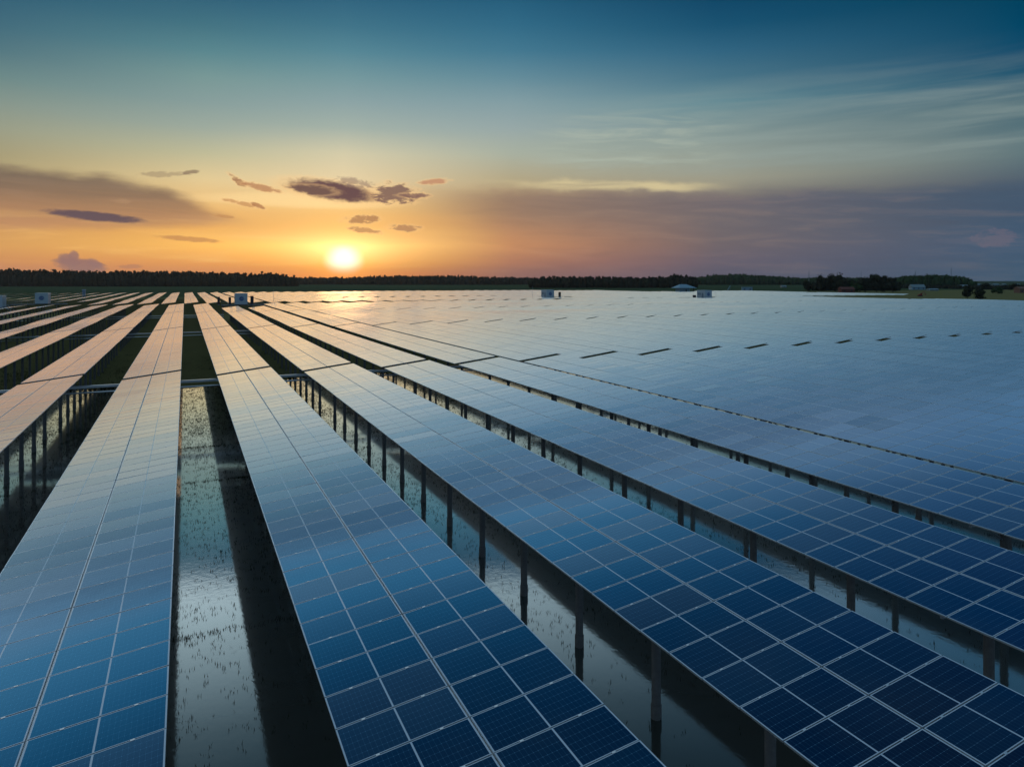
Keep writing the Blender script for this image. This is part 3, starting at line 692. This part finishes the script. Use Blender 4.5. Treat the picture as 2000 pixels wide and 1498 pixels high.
def cabin(X, Y, z, label, emblem='end', w_=3.4, l_=5.0, h=3.35, mass=True):
    e = link('inverter_cabin', None, None, (X, Y, z)); hw, hl = w_ / 2, l_ / 2
    b = MB(); b.box(-hw, hw, -hl, hl, .12, h)
    for yy in np.arange(-hl + .4, hl - .2, .42):
        b.box(-hw - .03, -hw + .002, yy, yy + .2, .3, h - .35); b.box(hw - .002, hw + .03, yy, yy + .2, .3, h - .35)
    link('body', b.mesh('body', [M_WHITE]), e)
    b = MB(); b.box(-hw - .06, hw + .06, -hl - .06, hl + .06, h + .001, h + .12); link('roof', b.mesh('roof', [M_WHITE]), e)
    b = MB(); b.box(-hw + .05, hw - .05, -hl + .05, hl - .05, -.02, .119); link('skid', b.mesh('skid', [M_DARK]), e)
    d = MB(); d.box(-hw - .055, -hw - .031, -1.5, -.5, .3, 2.35); dr = link('door', d.mesh('door', [M_GREY]), e)
    for yy in (.2, 1.15):
        v = MB(); v.box(-hw - .055, -hw - .031, yy, yy + .7, 1.6, 2.4)
        for i in range(5): v.box(-hw - .075, -hw - .054, yy + .04, yy + .66, 1.66 + i * .14, 1.72 + i * .14)
        link('louvre', v.mesh('louvre', [M_GREY]), e)
    # round emblem on the end: blue disc, pale ring, pale script letters
    b = MB(); b.bar((0, -hl - .03, h * .56), (0, -hl - .002, h * .56), .72, 28); em = link('emblem', b.mesh('emblem', [M_BLUE]), e)
    b = MB(); n = 28
    for i in range(n):
        a0, a1 = 2 * math.pi * i / n, 2 * math.pi * (i + 1) / n; zc = h * .56
        b.quad((.63 * cos(a0), -hl - .034, zc + .63 * sin(a0)), (.63 * cos(a1), -hl - .034, zc + .63 * sin(a1)), (.56 * cos(a1), -hl - .034, zc + .56 * sin(a1)), (.56 * cos(a0), -hl - .034, zc + .56 * sin(a0)))
    link('ring', b.mesh('ring', [M_WHITE]), em)
    cu = bpy.data.curves.new('letters', 'FONT'); cu.body = 'GE'; cu.size = .62; cu.align_x = 'CENTER'; cu.align_y = 'CENTER'; cu.extrude = .004; cu.shear = .25; cu.materials.append(M_WHITE)
    to = bpy.data.objects.new('tmp_text', cu); lm_ = bpy.data.meshes.new_from_object(to); bpy.data.objects.remove(to); lm_.name = 'letters'
    link('letters', lm_, em, (0, -hl - .038, h * .56), (R(90), 0, 0))
    return tag(e, label, 'cabin', 'white inverter cabins among the panels')
def platform(X, Y, x0, x1, label, yw=1.9, rail=True):
    e = link('service_platform', None, None, (X, Y, 0))
    b = MB(); b.box(x0, x1, -yw, yw, DK - .22, DK - .02); link('deck', b.mesh('deck', [M_DECK]), e)
    lm = MB(); lm.bar((0, 0, -.5), (0, 0, DK - .221), .12, 8); lmm = lm.mesh('leg', [M_CONC]); x = x0 + .4
    while x < x1:
        for yy in (-yw + .3, yw - .3): link('leg', lmm, e, (x, yy, 0))
        x += 4.
    if rail:
        b = MB()
        for zz in (.55, 1.05): b.bar((x0, -yw, DK + zz), (x1, -yw, DK + zz), .025, 5)
        x = x0
        while x <= x1: b.bar((x, -yw, DK - .02), (x, -yw, DK + 1.05), .025, 5); x += 1.6
        link('railing', b.mesh('railing', [M_STEEL]), e)
    return tag(e, label, 'platform', 'steel platforms under the cabins')
def sbox(X, Y, w_, h, label, d=.7):
    e = link('switch_box', None, None, (X, Y, DK)); b = MB(); b.box(-w_ / 2, w_ / 2, -d / 2, d / 2, .12, h); b.box(-w_ / 2 - .04, w_ / 2 + .04, -d / 2 - .04, d / 2 + .04, h + .001, h + .06)
    link('cabinet', b.mesh('cabinet', [M_DARK]), e); b = MB(); b.box(-w_ / 2 + .05, w_ / 2 - .05, -d / 2 + .05, d / 2 - .05, -.02, .119); link('plinth', b.mesh('plinth', [M_STEEL]), e)
    return tag(e, label, 'switch box', 'dark switch boxes beside the cabins')
def rod(X, Y, h, label, z=DK):
    b = MB(); b.bar((0, 0, -.02), (0, 0, h), .05, 6, r2=.03); b.box(-.15, .15, -.15, .15, -.02, .05); o = link('lightning_rod', b.mesh('lightning_rod', [M_STEEL]), None, (X, Y, z))
    return tag(o, label, 'rod', 'thin lightning rods by the cabins')
platform(16.5, 235.5, -6.5, 9.5, 'dark steel platform carrying the emblem cabin nearest the sun')
cabin(15.5, 235.6, DK, 'white cabin with a round blue emblem, left of the setting sun')
sbox(12.3, 234.6, .7, 2.3, 'short switch box right against the left side of the emblem cabin')
sbox(9.2, 235.2, .7, 2.4, 'lone switch box at the left end of the emblem cabin platform')
sbox(18.6, 234.6, .9, 2.6, 'switch box against the right side of the emblem cabin')
rod(26.2, 247, 4.4, 'thin rod right of the emblem cabin, below the sun')
platform(135.6, 262, -6.5, 9., 'dark steel platform under the middle cabin')
cabin(134.9, 262, DK, 'blue shaded cabin alone in the middle of the panel field')
sbox(140.2, 261.4, .8, 2.5, 'dark switch box right of the middle cabin')
rod(128., 262, 5., 'thin rod left of the middle cabin')
platform(186, 226.5, -10, 4.6, 'dark steel platform under the right hand cabin')
cabin(187, 226.5, DK, 'blue cabin with grilles, rightmost of those among the panels')
sbox(181.6, 226., 1.1, 1.5, 'squat switch box left of the rightmost cabin')
rod(192., 225.5, 3., 'short thin rod right of the rightmost cabin')
platform(-40, 270, -9, 6, 'bluish steel platform under the far left cabin')
cabin(-40.5, 270, DK, 'cabin at far left with one side lit orange by the sun')
cabin(-47.9, 247, DK - .3, 'cabin with a stair, cut by the left edge of the picture')
platform(-50, 247, -6, 4.2, 'steel platform cut by the left edge of the picture')
def stair(X, Y):
    b = MB()
    for i in range(9): b.box(i * .34, i * .34 + .3, -.5, .5, DK - .3 - i * .36, DK - .26 - i * .36)
    for yy in (-.5, .5): b.bar((0, yy, DK + .7), (3.1, yy, DK - 2.4), .05, 5); b.bar((0, yy, DK - .3), (3.1, yy, DK - 3.4), .06, 5)
    o = link('metal_stair', b.mesh('metal_stair', [M_STEEL]), None, (X, Y, 0)); tag(o, 'metal stair going down from the platform at the left edge', 'stair')
stair(-45.7, 247)
# shelter with a wide hipped roof behind the right cabin
def pavilion():
    X, Y = atD(1336, 430); e = link('shelter', None, None, (X, Y, 0)); rot = 0.
    zb = 2.9
    b = MB(); b.box(-4.6, 2.6, -2.2, 2.2, zb, 6.0); link('wall', b.mesh('wall', [M_ROOFB]), e)
    b = MB(); z0, z1 = 6.001, 8.2; v = [(-6.6, -4, z0), (6.6, -4, z0), (6.6, 4, z0), (-6.6, 4, z0), (-3.2, 0, z1), (1.6, 0, z1)]
    b.v = v; b.f = [(0, 1, 5, 4), (1, 2, 5), (2, 3, 4, 5), (3, 0, 4), (0, 3, 2, 1)]; b.m = [0] * 5; link('roof', b.mesh('roof', [M_ROOFB]), e)
    b = MB(); b.box(-7.5, 5.5, -3.2, 3.2, zb - .25, zb - .01); link('deck', b.mesh('deck', [M_DECK]), e)
    for x in (4.9,):
        for y in (-2.9, 2.9): b = MB(); b.bar((x, y, 0), (x, y, 6.), .3, 8); link('post', b.mesh('post', [M_DARK]), e)
    b = MB(); b.box(-.6, .4, -2.24, -2.201, zb + .05, zb + 2.1); link('door', b.mesh('door', [M_DWIN]), e)
    tag(e, 'small building with a wide blue hipped roof beyond the rightmost cabin', 'shelter')
pavilion()

def house(x, ybase, wpx, hwall, hroof, wall, roof, label, cat='house', depth=7., name='house', flat=False):
    X, Y = at(x, ybase); D = X * sin(YAW) + Y * cos(YAW); W = wpx / F * D
    e = link(name, None, None, (X, Y, .15), (0, 0, -YAW)); h = W / 2; d = depth / 2
    b = MB(); b.box(-h + .3, h - .3, -d, d, -.2, hwall); link('wall', b.mesh('wall', [wall]), e)
    b = MB()
    if flat: b.box(-h, h, -d - .3, d + .3, hwall + .001, hwall + .3)
    else:
        z0, z1 = hwall + .001, hwall + hroof; b.v = [(-h, -d - .6, z0), (h, -d - .6, z0), (h, d + .6, z0), (-h, d + .6, z0), (-h, 0, z1), (h, 0, z1)]
        b.f = [(0, 1, 5, 4), (2, 3, 4, 5), (1, 2, 5), (3, 0, 4), (0, 3, 2, 1)]; b.m = [0] * 5
    link('roof', b.mesh('roof', [roof]), e)
    nwin = max(1, int(W // 4))
    for i in range(nwin):
        xx = -h + (i + .5) * W / nwin; b = MB(); b.box(xx - .55, xx + .55, -d - .03, -d - .001, .8, min(hwall - .2, 2.1)); link('window', b.mesh('window', [M_DWIN]), e)
    return tag(e, label, cat, 'buildings on the far bank')
house(1791, 566, 27, 2.6, 3.2, M_ROOFB, M_ROOFW, 'long shed with a pale blue roof below the wooded knoll')
house(1821, 568, 18, 1.4, .9, M_ROOFW, M_ROOFW, 'low white roof right of the long pale shed')
house(1868, 563, 8, 2.4, 1.4, M_ROOFW, M_ROOFW, 'tiny pale hut left of the grey roofed house at the knoll foot')
house(1882, 563.5, 14, 2.6, 2.0, M_GREY, M_ROOFW, 'grey roofed house at the right foot of the wooded knoll')
house(1904, 565, 12, 2.2, 1.3, M_ROOFB, M_ROOFW, 'small bluish house between the two dark bushes')
house(1653, 571.5, 27, 2.9, 1.9, M_BRICK, M_BRICK, 'brick red shed in front of the dark tree clump')
house(1996, 572.5, 22, 3.6, 1.6, M_PINK, M_PINK, 'brownish building at the right edge of the picture')
house(1459, 568, 21, 3.4, .3, M_ROOFB, M_ROOFB, 'flat blue container hut on the bank beyond the panels', 'hut', 3., 'hut', True)
house(1530, 562, 10, 2., 1.2, M_ROOFW, M_ROOFW, 'tiny hut with a pale roof in the green field, middle right')
for i, (x, wd_, lb) in enumerate([(1908, 14, 'leftmost white building of the distant town'), (1929, 9, 'second white building of the distant town'), (1944, 11, 'white building of the distant town right of the round tree'), (1960, 7, 'smallest white building of the distant town'), (1987, 6, 'last white building of the distant town at right')]):
    house(x, 559.5, wd_, 3., 1.5, M_ROOFW, M_ROOFW, lb, 'building')

def mast(x, y0, y1, D, wd_, label):
    X, Y = atD(x, D); zt = ztop(y1, D); e = link('radio_mast', None, None, (X, Y, .2)); 
    b = MB(); pts = [(wd_ * cos(a), wd_ * sin(a)) for a in (0, 2.09, 4.19)]
    for p in pts: b.bar((*p, 0), (p[0] * .5, p[1] * .5, zt), .16, 5)
    n = int(zt / 2.2)
    for i in range(n):
        z = i * zt / n; q = 1 - .5 * i / n; q2 = 1 - .5 * (i + 1) / n
        for a in range(3):
            p, r_ = pts[a], pts[(a + 1) % 3]; b.bar((p[0] * q, p[1] * q, z), (r_[0] * q2, r_[1] * q2, z + zt / n), .08, 4)
    link('lattice', b.mesh('lattice', [M_STEEL]), e); b = MB(); b.bar((0, 0, zt), (0, 0, zt + 2.5), .12, 5); link('aerial', b.mesh('aerial', [M_STEEL]), e)
    tag(e, label, 'mast', 'masts on the skyline')
mast(1580, 541, 530, 1250, .7, 'thin mast above the slim tree at middle right')
mast(1682, 541, 532, 1350, .5, 'faint short mast above the dark tree clump')
mast(1788, 536, 531, 1150, .8, 'stubby mast on the left of the wooded knoll')
mast(1858, 538, 525, 1100, .9, 'tallest mast, on the right of the wooded knoll')
# small red excavator and the sloping conveyor, the flag, ponds
def digger():
    X, Y = at(1797, 579.); e = link('excavator', None, None, (X, Y, .27), (0, 0, -.6)); e.scale = (.8, .8, .8)
    b = MB(); b.box(-1.6, 1.6, -1.2, -.6, 0, .7); b.box(-1.6, 1.6, .6, 1.2, 0, .7); link('track', b.mesh('track', [M_DARK]), e)
    b = MB(); b.box(-1.3, 1.2, -1.1, 1.1, .701, 1.7); b.box(.1, 1.1, -1.0, 0, 1.701, 2.7); link('body', b.mesh('body', [M_RED]), e)
    b = MB(); b.bar((1.1, .4, 1.5), (2.9, .4, 3.7), .2, 6); b.bar((2.9, .4, 3.7), (4.1, .4, 1.9), .15, 6); link('boom', b.mesh('boom', [M_RED]), e)
    b = MB(); b.box(3.8, 4.5, -.1, .9, 1.2, 1.9); link('bucket', b.mesh('bucket', [M_RED]), e)
    tag(e, 'small red excavator on the right bank with its boom raised', 'excavator')
digger()
def flag():
    X, Y = at(1919, 564); b = MB(); e = link('flag', None, None, (X, Y, .2)); b.bar((0, 0, 0), (0, 0, 5.6), .12, 6); link('pole', b.mesh('pole', [M_STEEL]), e)
    b = MB(); b.box(.1, 2.6, -.04, .04, 3.4, 5.4); link('cloth', b.mesh('cloth', [M_RED]), e); tag(e, 'red flag by the distant white town at right', 'flag')
flag()
def conveyor():
    X, Y = at(1424, 567.5); b = MB(); b.bar((-2.2, 0, .3), (1.6, 0, 4.9), .3, 6); b.bar((1.2, 0, 0), (1.2, 0, 4.2), .14, 6); b.bar((-.2, 0, 0), (-.2, 0, 2.4), .14, 6)
    tag(link('conveyor', b.mesh('conveyor', [M_ROOFB]), None, (X, Y, .2)), 'slanting teal conveyor left of the flat blue hut', 'conveyor')
conveyor()
def pond(x0, x1, y0, y1):
    p = [at(x0, y1, .31), at(x1, y1, .31), at(x1 + 4, y0, .31), at(x0 + 4, y0, .31)]
    b = MB(); b.quad(*[(q[0], q[1], .31) for q in p]); tag(link('pond', b.mesh('pond', [M_WATER])), kind='structure')
pond(1838, 1882, 575.3, 577.6); pond(1956, 1983, 578.8, 580.)
def kiosk():
    X, Y = atD(164, 361); e = link('kiosk', None, None, (X, Y, 0)); b = MB(); b.box(-.7, .7, -.7, .7, 2.4, 5.8); link('body', b.mesh('body', [M_GREY]), e)
    b = MB(); b.box(-.85, .85, -.85, .85, 5.801, 6.0); link('roof', b.mesh('roof', [M_WHITE]), e); b = MB()
    for x in (-.55, .55):
        for y in (-.55, .55): b.bar((x, y, -.3), (x, y, 2.399), .12, 6)
    link('stilts', b.mesh('stilts', [M_STEEL]), e); tag(e, 'narrow grey kiosk on stilts beyond the far left rows', 'kiosk')
kiosk()

# ---------------------------------------------------------------- evening haze over the whole plain
hb = MB(); hb.box(-2600, 5600, -700, 5600, -3.5, 90)
hm, g, out = mat('haze_air'); vp = g.n('ShaderNodeVolumePrincipled'); vp.inputs['Density'].default_value = HAZE
vp.inputs['Color'].default_value = (.85, .90, 1., 1); vp.inputs['Anisotropy'].default_value = .75
g.nt.links.new(vp.outputs[0], out.inputs['Volume'])
tag(link('haze', hb.mesh('haze', [hm])), 'thin evening haze over the plain', 'haze', kind='stuff')
